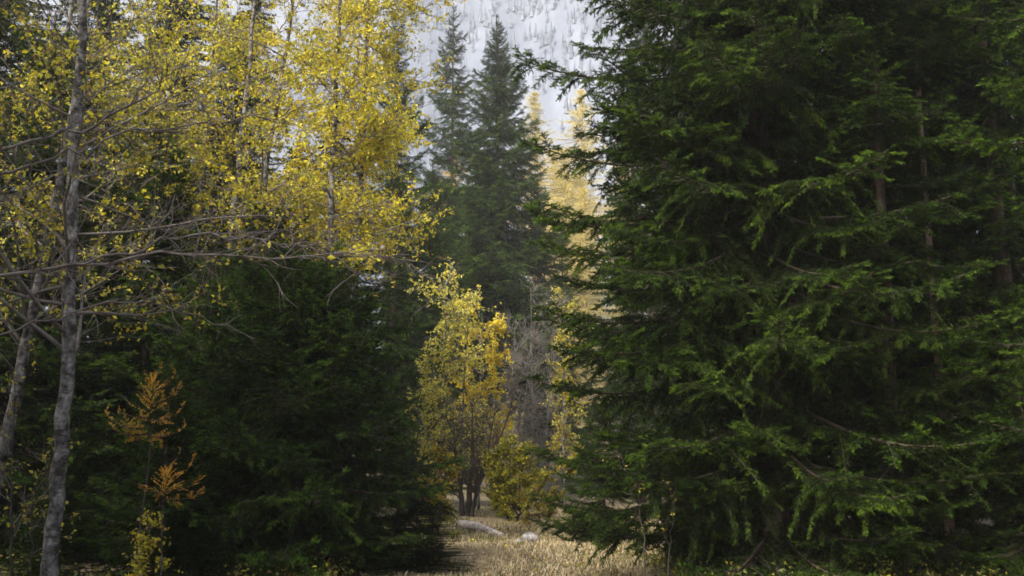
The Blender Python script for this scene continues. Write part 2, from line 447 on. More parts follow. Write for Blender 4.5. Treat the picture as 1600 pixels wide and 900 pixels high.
def make_inner_crown(seed, H, h0, rad, upper_from, upper_profile, tip=True):
    """dead inner twigs round the stem, the leader at the top and, above upper_from, the closely set upper foliage"""
    g = Geo(); nr = np.random.default_rng(seed); r = random.Random(seed)
    n = int((H - h0) * 7)
    for i in range(n):
        z = r.uniform(max(0.4, h0 - 2.0), min(H * 0.9, upper_from + 3)); a = r.random() * 6.283; l = r.uniform(0.25, 1.0) * min(1.2, rad * 0.45) * (1.1 - z / H)
        p = np.array([[0, 0, z], [math.cos(a) * l * 0.5, math.sin(a) * l * 0.5, z - 0.05 * l], [math.cos(a + 0.2) * l, math.sin(a + 0.2) * l, z - 0.2 * l]])
        g.tube(p, [0.008, 0.005, 0.0015], 3, 2, False)
    # leader
    P, D, LN = [], [], []
    for i in range(26):
        z = H - 0.9 * (i / 26) ** 1.2 * min(1.0, H / 6); a = i * 2.4; el = R(60 - 35 * i / 26)
        P.append((0, 0, z - 0.12)); D.append((math.cos(a) * math.cos(el), math.sin(a) * math.cos(el), math.sin(el))); LN.append(0.08 + 0.18 * i / 26)
    g.needles(P, D, LN, 14, 0.03, 0.008, 1, 0.8, nr)
    # upper foliage: shoots set along drooping sprays
    if upper_from < H - 0.5:
        P, D, LN = [], [], []
        z = upper_from
        while z < H - 0.4:
            rr = upper_profile(z)
            nb = 10
            for k in range(nb):
                a = r.random() * 6.283; L = rr * r.uniform(0.7, 1.1)
                for s in np.linspace(0.12, 1, max(4, int(L / 0.16))):
                    c = np.array([math.cos(a) * L * s, math.sin(a) * L * s, z - 0.25 * L * s + 0.12 * L * s * s])
                    wv = 0.32 * L * (1.05 - s) + 0.08
                    for q in range(5):
                        aa = a + r.uniform(-1.3, 1.3)
                        P.append(c); D.append((math.cos(aa), math.sin(aa), r.uniform(-0.7, 0.05))); LN.append(wv * r.uniform(0.5, 1.2))
            z += 0.42
        g.needles(P, D, LN, 6, 0.11, 0.034, 0, 0.8, nr)
    return g.build('crown', ['needle', 'needle_tip', 'twig'])

SHARED = {}
def shared_crown(k):
    if k not in SHARED:
        SHARED[k] = make_inner_crown(500 + k, 22, 0.8, 3.0, 1.0, lambda z: max(0.15, 3.0 * min(1, 0.7 + z / 8) * (1 - z / 22) ** 0.7))
    return SHARED[k]
def trunk_mesh(H, r0, mat, sides=12, lean=(0, 0), seed=0, name='trunk', flare=1.35, wob=0.03):
    nr = np.random.default_rng(seed)
    n = max(8, int(H * 1.3))
    t = np.linspace(0, 1, n)
    ph = nr.random(4) * 6
    x = lean[0] * t + wob * np.sin(t * 5 + ph[0]) * np.minimum(t * 4, 1); y = lean[1] * t + wob * np.sin(t * 4 + ph[1]) * np.minimum(t * 4, 1)
    z = H * t - 0.15 * (t == 0); x = x + np.cumsum(nr.normal(size=n)) * 0.012; y = y + np.cumsum(nr.normal(size=n)) * 0.012; x -= x[0]; y -= y[0]
    rad = r0 * (1 - 0.93 * t) * (1 + (flare - 1) * np.exp(-t * H / 0.35))
    g = Geo(); g.tube(np.stack([x, y, z], -1), rad, sides, 0)
    # slightly uneven bark
    g.v[-1] = g.v[-1] + nr.normal(size=g.v[-1].shape) * r0 * 0.035
    return g.build(name, [mat])

def place_bough(crown, r, meshes, z, az, L, el, roll=0, color=None):
    me, ml = meshes[r.randrange(len(meshes))]
    s = L / ml
    o = bpy.data.objects.new('bough', me)
    COL.objects.link(o)
    o.parent = crown
    o.location = (0, 0, z)
    o.rotation_euler = Euler((roll, -el, az), 'XYZ')
    o.scale = (s, s * r.uniform(0.85, 1.15), s * r.uniform(0.85, 1.15))
    if color: o.color = (*color, 1)
    return o

def spruce(label, x, y, H, rad, h0, r0, seed, z_top=None, step=0.42, per=4, far=False, color=(1, 1, 1), group=None, cat='spruce', name='spruce_tree',
           shape=0.75, gaps=0.0, flat=0.0, clear=(), extra=(), bark='spruce_bark', el0=0.0, jitter=0.3, sz=None):
    """thing > trunk, crown (> bough ...). Boughs are single objects up to z_top; above it the crown mesh closes the top."""
    r = random.Random(seed)
    z0 = gzf(x, y) if sz is None else sz
    root = thing(name, label, cat, (x, y, z0), group)
    z_top = H if z_top is None else min(H, z_top)
    def prof(z):
        t = min(max((z - h0) / max(H - h0, 0.1), 0), 1)
        low = min(1.0, 0.72 + 0.28 * t / 0.14) if t < 0.14 else 1.0
        return max(0.12, rad * low * (1 - t) ** shape)
    mobj('trunk', trunk_mesh(H, r0, bark, 12 if not far else 8, seed=seed), root)
    if z_top < 2:
        mobj('crown', shared_crown(seed % 4), root, rot=(0, 0, seed * 1.7), scale=(rad / 3.0, rad / 3.0, H / 22.0), color=color)
        return root
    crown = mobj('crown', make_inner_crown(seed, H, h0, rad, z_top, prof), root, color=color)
    z = h0
    while z < z_top - (0.25 if z_top >= H else 0):
        t = (z - h0) / (H - h0)
        a0 = r.random() * 6.283
        n = per if prof(z) > 0.7 else max(3, per - 1)
        for k in range(n):
            if r.random() < gaps: continue
            az = a0 + 6.283 * k / n + r.uniform(-0.5, 0.5)
            if any(c0 < z < c1 and abs((math.degrees(az) - ca + 180) % 360 - 180) < ch for (c0, c1, ca, ch) in clear): continue
            L = prof(z) * r.uniform(1 - jitter, 1 + jitter * 0.6)
            el = R(-14 + 50 * t ** 1.5) + el0 + R(r.uniform(-9, 9))
            zz = z + r.uniform(-0.2, 0.2) * min(1, step / 0.4)
            cls = 'far' if far and L > 0.9 else ('long' if L > 2.3 else 'mid' if L > 1.1 else 'short')
            if not far and L > 1.0 and r.random() < flat: cls = 'flat'
            place_bough(crown, r, BOUGH[cls], zz, az, L, el, R(r.uniform(-12, 12)), color)
        z += step * (0.75 + 0.5 * r.random()) * (1 - 0.45 * t)
    for (zz, az, L, el) in extra:
        place_bough(crown, r, BOUGH['long' if L > 2.3 else 'mid'], zz, R(az), L, R(el), 0, color)
    return root

# ------------------------------------------------------------------ broadleaved trees and shrubs
LEAFSET = ['leaf_yellow', 'leaf_green_yellow', 'leaf_brown', 'leaf_gold', 'leaf_green']
def polyline(r, p, d, L, n, up, wig):
    pts = [np.array(p, float)]; d = np.array(d, float); d = d / np.linalg.norm(d)
    for i in range(n):
        d = d + np.array([r.gauss(0, wig), r.gauss(0, wig), r.gauss(0, wig) + up]); d = d / np.linalg.norm(d)
        pts.append(pts[-1] + d * L / n)
    return np.array(pts)
def sample(pts, t):
    f = t * (len(pts) - 1); i = min(int(f), len(pts) - 2); u = f - i
    return pts[i] * (1 - u) + pts[i + 1] * u, (pts[i + 1] - pts[i]) / (np.linalg.norm(pts[i + 1] - pts[i]) + 1e-9)

def limb_with_twigs(r, pts, rad0, ntw, tw_len, leaf_n, mix, LV, bare=0.15, sub=3, wood_sides=5, twr=0.006, clump=None, droop=-0.02):
    """wood of one limb as a Geo; leaf points collected in LV[material index]"""
    g = Geo()
    n = len(pts); T = np.linspace(0, 1, n)
    g.tube(pts, rad0 * (1 - 0.88 * T) + 0.002, wood_sides, 0)
    for i in range(ntw):
        t = 0.15 + 0.85 * (i + r.random()) / ntw
        p, tn = sample(pts, min(t, 0.999))
        d = tn + np.array([r.gauss(0, 0.7), r.gauss(0, 0.7), r.gauss(0.1, 0.6)])
        L = tw_len * r.uniform(0.4, 1.2) * (1.1 - 0.5 * t)
        tp = polyline(r, p, d, L, 3, droop, 0.2)
        g.tube(tp, twr * (1 - 0.75 * np.linspace(0, 1, 4)) + 0.0008, 3, 0, False)
        isbare = r.random() < bare
        for k in range(sub):
            q, tq = sample(tp, r.uniform(0.2, 0.98))
            d3 = tq + np.array([r.gauss(0, 0.6), r.gauss(0, 0.6), r.gauss(0, 0.5)])
            sp = polyline(r, q, d3, L * r.uniform(0.25, 0.6), 2, droop, 0.25)
            g.tube(sp, [twr * 0.5, twr * 0.35, twr * 0.2], 3, 0, False)
            if isbare: continue
            for _ in range(leaf_n):
                c, _t = sample(sp, r.random())
                mi = r.choices(range(len(mix)), mix)[0]
                LV[mi].append(c + np.array([r.gauss(0, 0.022), r.gauss(0, 0.022), r.gauss(-0.015, 0.022)]))
    return g

def broadleaf(name, label, cat, x, y, stems, limbs, limb_len, ntw, tw_len, leaf_n, leaf_size, mix, seed, h_from=0.35, up=0.06, bark='birch_bark', wood='grey_wood',
              bare=0.15, sub=3, az_bias=None, elev=(15, 55), group=None, color=None, extra=(), limb_r=0.03, profile=None, top_branch=True, twr=0.006, sides=10):
    """thing > trunk(s), branch ..., crown. stems: list of polylines (dx, dy, z, radius) relative to the base"""
    r = random.Random(seed)
    root = thing(name, label, cat, (x, y, gzf(x, y)), group)
    LV = [[] for _ in mix]
    for st in stems:
        st = np.array(st, float)
        n = max(14, int(st[-1][2] * 2.5))
        tt = np.linspace(0, 1, len(st)); t = np.linspace(0, 1, n)
        pts = np.stack([np.interp(t, tt, st[:, k]) for k in range(3)], -1); rad = np.interp(t, tt, st[:, 3])
        # smooth corners
        for _ in range(3):
            pts[1:-1] = 0.5 * pts[1:-1] + 0.25 * (pts[:-2] + pts[2:])
        pts[0, 2] -= 0.15
        pts[1:, 0] += np.array([r.gauss(0, 0.012) for _ in range(n - 1)]); pts[1:, 1] += np.array([r.gauss(0, 0.012) for _ in range(n - 1)])
        g = Geo(); g.tube(pts, rad, sides, 0)
        g.v[-1] = g.v[-1] + np.random.default_rng(seed).normal(size=g.v[-1].shape) * rad.max() * 0.03
        mobj('trunk', g.build('trunk', [bark]), root)
        for i in range(limbs):
            t = h_from + (0.99 - h_from) * (i + r.random() * 0.8) / limbs
            p, tn = sample(pts, min(t, 0.99))
            az = r.random() * 6.283 if az_bias is None else R(az_bias[0]) + r.gauss(0, R(az_bias[1]))
            el = R(r.uniform(*elev))
            d = np.array([math.cos(az) * math.cos(el), math.sin(az) * math.cos(el), math.sin(el)])
            pf = profile(t) if profile else (1.0 - 0.6 * max(0, (t - h_from) / (1 - h_from)))
            L = limb_len * pf * r.uniform(0.65, 1.15)
            lp = polyline(r, p, d, L, 8, up, 0.09)
            gg = limb_with_twigs(r, lp, max(0.006, limb_r * pf * (1.1 - 0.6 * t)), ntw, tw_len, leaf_n, mix, LV, bare, sub, twr=twr)
            mobj('branch', gg.build('branch', [wood]), root)
    for (lp, lr, nt_, tl, ln, mx, br) in extra:
        lp = np.array(lp, float)
        t = np.linspace(0, 1, 20); tt = np.linspace(0, 1, len(lp))
        pts = np.stack([np.interp(t, tt, lp[:, k]) for k in range(3)], -1)
        pts[1:-1] += np.array([[r.gauss(0, 0.03) for _ in range(3)] for _ in range(18)])
        LVx = LV
        gg = limb_with_twigs(r, pts, lr, nt_, tl, ln, mx, LVx, br, sub, twr=twr)
        mobj('branch', gg.build('branch', [wood]), root)
    g = Geo(); nr = np.random.default_rng(seed)
    any_leaf = False
    for mi, pts in enumerate(LV):
        if pts:
            any_leaf = True
            g.leaves(np.array(pts), leaf_size, mi, 0.6, nr)
    if any_leaf:
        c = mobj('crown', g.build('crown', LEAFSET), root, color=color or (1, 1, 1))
    return root

# ================================================================== THE RIGHT SIDE: spruces
spruce('tall dark spruce with long drooping boughs reaching over the grassy track', 3.85, 15.0, 24, 3.3, 0.7, 0.22, 101, z_top=10.5, step=0.36, per=7,
       color=(1.05, 1.0, 1.0), shape=0.5, clear=[(5.8, 7.2, 258, 22)], el0=R(0), flat=0.25, gaps=0.14, jitter=0.42,
       extra=[(7.9, 182, 3.85, 2), (6.5, 186, 3.7, -2), (5.3, 176, 3.6, -6), (4.3, 180, 3.5, -8), (3.3, 184, 3.6, -10), (2.4, 178, 3.7, -12), (1.6, 188, 3.6, -10), (1.0, 176, 3.4, -4),
              (9.0, 190, 3.3, 6), (4.8, 205, 3.4, -6), (3.6, 208, 3.4, -8), (1.9, 212, 3.4, -8), (7.2, 214, 3.2, 0)])
spruce('dark spruce with thick brown trunk showing between bright shoots', 6.05, 17.0, 22, 2.9, 0.7, 0.21, 102, clear=[(2.6, 4.6, 250, 45), (7, 9, 250, 35)], z_top=11.0, step=0.5, per=5, shape=0.6, gaps=0.22, flat=0.7, jitter=0.4, color=(1.1, 1.1, 1.0))
spruce('spruce with grey trunk deep behind the thin pale stem', 8.0, 20.5, 23, 2.8, 2.0, 0.22, 103, clear=[(3, 9, 250, 50)], z_top=13, step=0.55, per=5, shape=0.6, gaps=0.35, flat=0.6)
spruce('fine twigged spruce standing close in front of the thick brown trunk', 5.55, 14.6, 18, 2.0, 0.9, 0.10, 133, clear=[(2.2, 3.6, 250, 40), (5.5, 6.8, 250, 40)], z_top=9.5, step=0.42, per=5, shape=0.45, gaps=0.15, flat=0.6, jitter=0.45, color=(1.1, 1.1, 1.0))
spruce('slender spruce stem with pale brown bark and few living boughs', 6.55, 15.3, 16, 1.5, 0.8, 0.07, 104, clear=[(1.2, 2.6, 245, 60), (4.6, 7.4, 245, 60)], z_top=9.5, step=0.45, per=4, shape=0.4, gaps=0.2, bark='pale_bark', color=(1.2, 1.15, 1.0), flat=1.0)
spruce('spruce at the right edge with straight brown trunk and ragged boughs', 8.15, 16.2, 20, 2.7, 0.6, 0.15, 105, z_top=11, step=0.48, per=5, shape=0.55, gaps=0.22, color=(1.05, 1.05, 1.0), flat=0.7, jitter=0.4)
spruce('bright green spruce boughs hanging in from outside the right edge', 7.6, 11.6, 16, 2.2, 0.8, 0.14, 106, z_top=9, step=0.5, per=4, shape=0.5, gaps=0.1, color=(1.2, 1.2, 1.0), flat=1.0)
spruce('young bright green spruce at the edge of the grass', 3.0, 16.4, 2.9, 1.0, 0.12, 0.035, 107, step=0.22, per=6, color=(1.5, 1.45, 1.1), name='spruce_sapling')
spruce('low young spruce growing under the tall spruce by the track', 1.95, 21.5, 3.2, 1.3, 0.1, 0.035, 108, step=0.22, per=6, color=(1.0, 1.0, 1.0), name='spruce_sapling')
spruce('young spruce filling the dark gap below the thick brown trunk', 5.5, 14.9, 3.6, 1.5, 0.2, 0.045, 109, step=0.3, per=6, color=(1.0, 1.05, 1.0), name='spruce_sapling', flat=0.6, jitter=0.4)
spruce('young spruce low at the right edge under the ragged boughs', 7.3, 14.4, 3.0, 1.4, 0.15, 0.04, 110, step=0.3, per=6, color=(1.0, 1.05, 1.0), name='spruce_sapling', flat=0.6, jitter=0.4)

spruce('thin crooked brown stem in the dark gap right of the thick trunk', 7.15, 18.0, 17, 1.4, 4.5, 0.09, 127, clear=[(3, 9, 245, 60)], z_top=11, step=0.6, per=4, shape=0.5, gaps=0.3, bark='pale_bark', flat=1.0)
spruce('greyish bare stem farther back at the right edge', 9.6, 18.6, 18, 1.5, 4.0, 0.10, 128, clear=[(3, 9, 240, 60)], z_top=11, step=0.6, per=4, shape=0.5, gaps=0.3, bark='spruce_bark', flat=1.0)

BACK = 'dark spruces filling the forest on the right'
GLOOM_R = 'dark spruce hidden deep in the gloom behind the front spruces at right'
for i, (x, y, H, rad, lab) in enumerate([(5.4, 21.5, 22, 2.6, 'dark spruce close behind the drooping tips of the tall right hand spruce'), (5.9, 27.5, 22, 3.0, 'dark spruce seen through the outer boughs of the tall right hand spruce'),
        (5.1, 36, 21, 2.7, 'dark spruce far behind the lower bough tips of the tall right hand spruce'), (5.6, 44, 22, 2.9, 'dark spruce beyond the bough tips, next to the pale yellow sapling'), (10.8, 20.2, 21, 2.8, 'dark spruce in the gap behind the ragged boughs at the right edge'),
        (9.6, 25, 22, 3.0, GLOOM_R), (7.3, 23.8, 20, 2.6, GLOOM_R), (16.5, 34, 22, 3.2, GLOOM_R), (12.6, 22, 21, 3.0, GLOOM_R), (13.5, 31, 24, 3.2, GLOOM_R), (7.4, 33, 23, 3.1, GLOOM_R)]):
    spruce(lab, x, y, H, rad, 0.8, 0.2, 140 + i, z_top=1.0, far=True, group=BACK, color=(0.9, 0.92, 0.95))

for i, (x, y, H, rad) in enumerate([(6.5, 4.5, 20, 3.0), (9.5, -1.5, 22, 3.2), (5.2, -6.5, 22, 3.2), (-5.6, -5.5, 21, 3.1), (-8.8, 1.0, 21, 3.1), (0.3, -12.5, 23, 3.4), (-11.5, 7.5, 14, 3.0), (-8.6, 8.6, 13, 2.6), (-13.5, 12, 14, 3.0), (-11.8, 2.5, 20, 3.1), (-8.0, 4.4, 22, 2.9), (11.5, 8.5, 20, 2.9)]):  # added out of view to block sun and sky light from the foreground
    spruce('unseen spruce added out of view to shade the front of the wood', x, y, H, rad, 0.8, 0.2, 220 + i, z_top=1.0, far=True, group='unseen spruces added for their shade')

# ================================================================== THE LEFT SIDE: spruces
spruce('broad dark spruce whose skirt slopes down to the track', -3.45, 16.2, 4.9, 3.05, 0.12, 0.12, 111, step=0.24, per=7, shape=0.5, color=(0.95, 0.98, 1.0), flat=0.3)
spruce('dark young spruce with rounded top behind the pale birch trunk', -6.75, 18.2, 8.3, 2.4, 0.2, 0.11, 112, step=0.34, per=6, shape=0.65, color=(1.05, 1.05, 1.0), flat=0.3)
spruce('dark spruce behind the two leaning trunks at the left edge', -8.6, 17.5, 10, 2.6, 0.3, 0.14, 113, z_top=9.5, step=0.42, per=6, shape=0.6, flat=0.3)
spruce('dark spruce between the orange larch and the broad sloping spruce', -5.25, 17.2, 5.2, 2.0, 0.15, 0.10, 114, step=0.32, per=6, shape=0.6, flat=0.3)
spruce('low spruce sapling at the corner of the grass beside the sloping skirt', -1.45, 16.0, 1.4, 0.9, 0.05, 0.03, 125, step=0.16, per=7, name='spruce_sapling', color=(0.95, 1.0, 1.0))
spruce('dark spruce top just showing under the golden crown', -4.75, 19.3, 7.0, 2.3, 0.2, 0.1, 129, step=0.36, per=6, shape=0.6, flat=0.3)
spruce('low spruce sapling in front of the broad dark spruce', -2.35, 15.5, 1.15, 0.95, 0.05, 0.03, 130, step=0.15, per=7, name='spruce_sapling', color=(0.9, 0.95, 1.0))
spruce('low spruce sapling near the small yellow leaved shrub', -4.35, 13.7, 1.4, 0.95, 0.05, 0.03, 131, step=0.15, per=7, name='spruce_sapling', color=(0.9, 0.95, 1.0))
spruce('low spruce sapling between the two pale trunks', -6.35, 14.4, 1.7, 1.0, 0.05, 0.03, 132, step=0.16, per=7, name='spruce_sapling', color=(0.9, 0.95, 1.0))
spruce('small spruce at the foot of the pale birch trunk', -5.0, 14.6, 3.2, 1.2, 0.1, 0.04, 115, step=0.24, per=6, name='spruce_sapling', color=(0.95, 1.0, 1.0))
spruce('tall spruce rising behind the golden birch crown', -4.6, 38, 20.2, 2.9, 1.0, 0.2, 116, step=0.62, per=5, far=True, shape=0.7, color=(0.95, 0.98, 1.05))
spruce('shaded spruce in the middle distance left of the two tall spires', -3.7, 45, 15.8, 3.1, 1.5, 0.18, 117, step=0.62, per=5, far=True, shape=0.6, color=(1.05, 1.02, 1.4))  # blue-grey object colour paints some haze into the needles
for i, (x, y, H, rad, lab) in enumerate([(-9.4, 26, 20, 3.0, 'tall dark spruce glimpsed through yellow leaves right of the pale birch trunk'), (-12.5, 22, 20, 3.0, 'dark spruce behind the yellow leaves in the upper left corner'),
        (-7.3, 23.5, 10, 2.5, 'dark spruce top just above the rounded young spruce'), (-10.8, 18.5, 15, 2.6, 'dark spruce at the left edge behind the leaning thin trunk'),
        (-5.4, 29, 12.5, 2.8, 'dark spruce below the golden crown at the edge of the gap'), (-8.2, 28, 15, 2.8, 'dark spruce glimpsed between the slim twin stems and the golden crown'),
        (-13.5, 30, 22, 3.2, 'tall dark spruce glimpsed through yellow leaves around the pale birch trunk'), (-6.9, 31, 12, 2.9, 'dark spruce hidden low behind the full golden crown'), (-12.2, 33.5, 19, 3.0, 'dark spruce far back low between the two pale trunks'), (-16, 37, 20, 3.2, 'dark spruce far back at the left edge behind the thin trunk'), (-10.5, 38, 22, 3.2, 'distant tall spruce showing through the top of the yellow crowns')]):
    spruce(lab, x, y, H, rad, 0.6, 0.2, 160 + i, z_top=1.0, far=True, group='dark spruces filling the forest on the left', color=(0.9, 0.92, 0.95))

# ================================================================== THE MIDDLE DISTANCE
spruce('tall open spruce spire with gaps between its boughs', -3.75, 60, 30.6, 3.9, 7, 0.24, 121, step=0.7, per=5, far=True, shape=0.7, jitter=0.42, gaps=0.12, color=(1.15, 1.05, 1.6))  # pale bluish tint: haze put into the needle colour
spruce('tall broad spruce in the middle of the gap', -0.8, 52, 26.6, 4.8, 6.5, 0.26, 122, step=0.5, per=7, far=True, shape=0.8, gaps=0.08, jitter=0.42, color=(1.2, 1.08, 1.6))  # same painted haze, as a lighter blue-grey needle tint
spruce('narrow spruce close behind the tall broad one', -2.0, 57, 17, 2.8, 3, 0.2, 123, step=0.8, per=5, far=True, shape=0.7, color=(1.1, 1.05, 1.5))  # tinted bluish in place of thicker haze
spruce('dark spruce standing below the golden larches beside the right hand wall', 3.2, 61, 16.5, 3.2, 1.5, 0.2, 134, step=0.75, per=5, far=True, shape=0.7, color=(1.1, 1.05, 1.5))  # needle tint carries painted haze here too
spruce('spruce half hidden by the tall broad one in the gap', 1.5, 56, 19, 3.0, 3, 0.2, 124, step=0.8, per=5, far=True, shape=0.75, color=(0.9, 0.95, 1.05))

# golden larches on the lit slope
LARCH = {}
def larch_crown(k, mat):
    if (k, mat) in LARCH: return LARCH[(k, mat)]
    r = random.Random(700 + k); nr = np.random.default_rng(700 + k); H, rad = 28.0, 4.2
    g = Geo(); P, D, LN = [], [], []
    z = 2.0
    while z < H - 0.3:
        t = (z - 2) / (H - 2)
        for q in range(9):
            a = r.random() * 6.283
            L = (rad * min(1.0, 4.2 * (1 - t)) ** 0.75 + 0.12) * r.uniform(0.45, 1.05) * (0.75 + 0.35 * math.sin(3 * a + z * 0.9 + k) + 0.2 * math.sin(z * 2.3 + a))
            tip = np.array([math.cos(a) * L, math.sin(a) * L, z + L * r.uniform(-0.2, 0.25)])
            g.tube(np.array([[0, 0, z], [tip[0] * 0.5, tip[1] * 0.5, z + (tip[2] - z) * 0.4], tip]), [0.03, 0.018, 0.004], 3, 1, False)
            for s_ in np.linspace(0.1, 1, max(4, int(L / 0.24))):
                c = np.array([tip[0] * s_, tip[1] * s_, z + (tip[2] - z) * s_])
                for w_ in range(3):
                    P.append(c); D.append((r.gauss(0, 1), r.gauss(0, 1), r.gauss(-0.5, 0.6))); LN.append(r.uniform(0.15, 0.5))
        z += 0.45
    g.needles(P, D, LN, 4, 0.15, 0.045, 0, 0.9, nr)
    LARCH[(k, mat)] = g.build('crown', [mat, 'twig'])
    return LARCH[(k, mat)]
def larch(label, x, y, H, rad, seed, mat='larch_gold', color=(1, 1, 1)):
    root = thing('larch_tree', label, 'larch', (x, y, gzf(x, y)), 'golden larches on the far slope')
    mobj('trunk', trunk_mesh(H, 0.2, 'pale_bark', 8, seed=seed), root)
    mobj('crown', larch_crown(seed % 3, mat), root, rot=(0, 0, seed * 2.1), scale=(rad / 4.2, rad / 4.2, H / 28.0), color=color)
larch('golden larch with slim pointed top right of the tall broad spruce', 2.1, 85, 29.5, 3.8, 201)
larch('golden larch glowing behind the tip of the drooping spruce bough', 6.6, 90, 30.5, 4.6, 202)
larch('shorter pale golden larch between two taller golden ones', 4.6, 84, 24.0, 4.2, 203, color=(1.0, 1.0, 1.0))
larch('golden larch low on the slope beside the tall broad spruce', 3.6, 74, 19.0, 4.0, 204)
larch('pale golden larch farther up between the two tallest golden tops', 4.3, 94, 25, 4.2, 207)
larch('golden larch crown behind the lowest golden one', 5.9, 79, 20, 4.2, 208)
larch('orange larch top between the two tall spruce spires', -4.4, 72, 22.4, 3.2, 205, color=(1.05, 0.85, 0.5))
larch('golden larch mostly hidden behind the right hand spruces', 9.8, 82, 24, 3.0, 206)
FARB = 'far trees on the slope under the mountain'
for i, (x, y, H, rad) in enumerate([(-9, 78, 21, 3.2), (-14, 84, 22, 3.4), (-20, 80, 22, 3.4), (-1.2, 96, 19, 3.2), (-7.5, 98, 22, 3.2), (11.5, 98, 24, 3.4), (6.0, 114, 17, 3.2), (-12.5, 110, 22, 3.4), (15, 88, 25, 3.4)]):
    spruce('far spruce on the slope below the frosted mountain', x, y, H, rad, 1.5, 0.2, 180 + i, z_top=1.6, far=True, group=FARB, color=(0.95, 1.0, 1.05))

# ================================================================== BROADLEAVED TREES
# the pale birch near the left edge
broadleaf('birch_tree', 'grey birch trunk standing pale before dark spruces with thin yellow crown', 'birch', -5.4, 12.0,
          [[(0, 0, 0, 0.11), (0.02, 0, 0.5, 0.09), (0.0, 0, 1.5, 0.086), (0.03, 0, 3, 0.080), (-0.05, 0, 4.2, 0.074), (-0.15, 0.05, 6, 0.066), (-0.22, 0.1, 7.6, 0.055), (-0.2, 0.2, 11, 0.015)]],
          28, 3.4, 20, 0.9, 4, 0.062, (6, 4, 1.6, 0.8, 0.4), 301, h_from=0.40, bare=0.48, up=0.02, elev=(-5, 45), sub=4, limb_r=0.032)
broadleaf('birch_tree', 'thinner grey birch trunk leaning in at the left edge', 'birch', -6.75, 13.0,
          [[(0, 0, 0, 0.085), (0.22, 0, 2, 0.075), (0.55, 0, 4.7, 0.06), (0.9, 0, 9, 0.012)]],
          18, 2.6, 16, 0.8, 4, 0.064, (5, 3, 1.5, 0.5, 0), 302, h_from=0.45, bare=0.45, sub=4, up=0.02)
# branches reaching in from a tree just outside the left edge
broadleaf('alder_tree', 'dark bare branches reaching in from the left edge across the birch', 'alder', -5.2, 7.6,
          [[(0, 0, 0, 0.13), (0.05, 0, 2.5, 0.115), (0.1, 0.05, 5, 0.09), (0.1, 0.1, 9, 0.02)]],
          6, 1.6, 12, 0.6, 1, 0.055, (3, 3, 3, 0, 0), 303, h_from=0.6, bare=0.6, wood='mid_wood', limb_r=0.022, az_bias=(20, 40), elev=(10, 40), bark='birch_bark', sub=3,
          extra=[([(0.1, 0.0, 3.85), (0.9, 0.3, 4.12), (1.5, 0.4, 4.35), (2.1, 0.4, 4.66), (2.35, 0.4, 4.95)], 0.020, 26, 0.5, 1, (3, 3, 3, 0, 0), 0.75),
                 ([(0.1, 0.1, 3.75), (0.9, 0.5, 4.05), (1.6, 0.6, 4.3), (2.5, 0.7, 4.55), (3.2, 0.8, 4.6)], 0.014, 26, 0.5, 1, (3, 3, 2, 0, 0), 0.6),
                 ([(0.08, 0, 2.9), (1.0, 0.3, 3.08), (1.7, 0.4, 3.22), (2.4, 0.5, 3.34), (3.1, 0.7, 3.36), (3.7, 0.9, 3.42), (4.3, 1.1, 3.36)], 0.017, 52, 0.65, 1, (3, 3, 3, 0, 0), 0.8),
                 ([(1.6, 0.35, 3.2), (2.1, 0.5, 3.36), (2.7, 0.7, 3.52), (3.4, 0.9, 3.46), (4.1, 1.1, 3.2)], 0.011, 40, 0.6, 1, (3, 3, 2, 0, 0), 0.8),
                 ([(0.05, 0.1, 2.2), (0.9, 0.5, 2.6), (1.5, 0.9, 2.95), (2.1, 1.2, 3.0), (2.8, 1.4, 2.75)], 0.011, 24, 0.55, 1, (3, 2, 2, 0, 0), 0.85)])
# the yellow crowns
broadleaf('birch_tree', 'yellow leaved birch with slim twin stems left of the golden crown', 'birch', -5.7, 19.2,
          [[(0, 0, 0, 0.10), (0.05, 0, 4, 0.08), (0.2, 0, 7, 0.06), (0.5, 0, 14, 0.01)], [(0.25, 0.1, 0, 0.08), (0.45, 0.1, 4, 0.065), (0.8, 0.1, 8, 0.045), (1.4, 0.2, 13.5, 0.01)]],
          24, 4.1, 20, 1.0, 5, 0.072, (7, 3.5, 1.2, 1.6, 0.4), 311, h_from=0.45, bare=0.12, sub=4, elev=(-10, 45), up=0.02)
broadleaf('birch_tree', 'full golden yellow birch crown at the centre of the left side', 'birch', -3.7, 19.8,
          [[(0, 0, 0, 0.11), (0.0, 0, 5, 0.085), (-0.05, 0, 8, 0.06), (0.1, 0, 14, 0.01)], [(0.3, 0.2, 0, 0.08), (0.5, 0.2, 5, 0.06), (0.6, 0.2, 9, 0.04), (0.6, 0.2, 13, 0.01)]],
          24, 2.8, 20, 0.95, 6, 0.072, (8, 1.5, 0.5, 2.5, 0), 312, h_from=0.40, bare=0.08, sub=4, elev=(-15, 45), up=0.02)
broadleaf('birch_tree', 'golden birch on the edge of the gap beside the dark spruce', 'birch', -4.2, 25.0,
          [[(0, 0, 0, 0.11), (0.05, 0, 5, 0.09), (0.2, 0, 9, 0.06), (0.35, 0, 16.5, 0.01)]],
          36, 2.7, 20, 0.95, 6, 0.078, (6, 2.0, 0.5, 4.0, 0), 313, h_from=0.4, bare=0.06, sub=4, elev=(-5, 50), up=0.02)
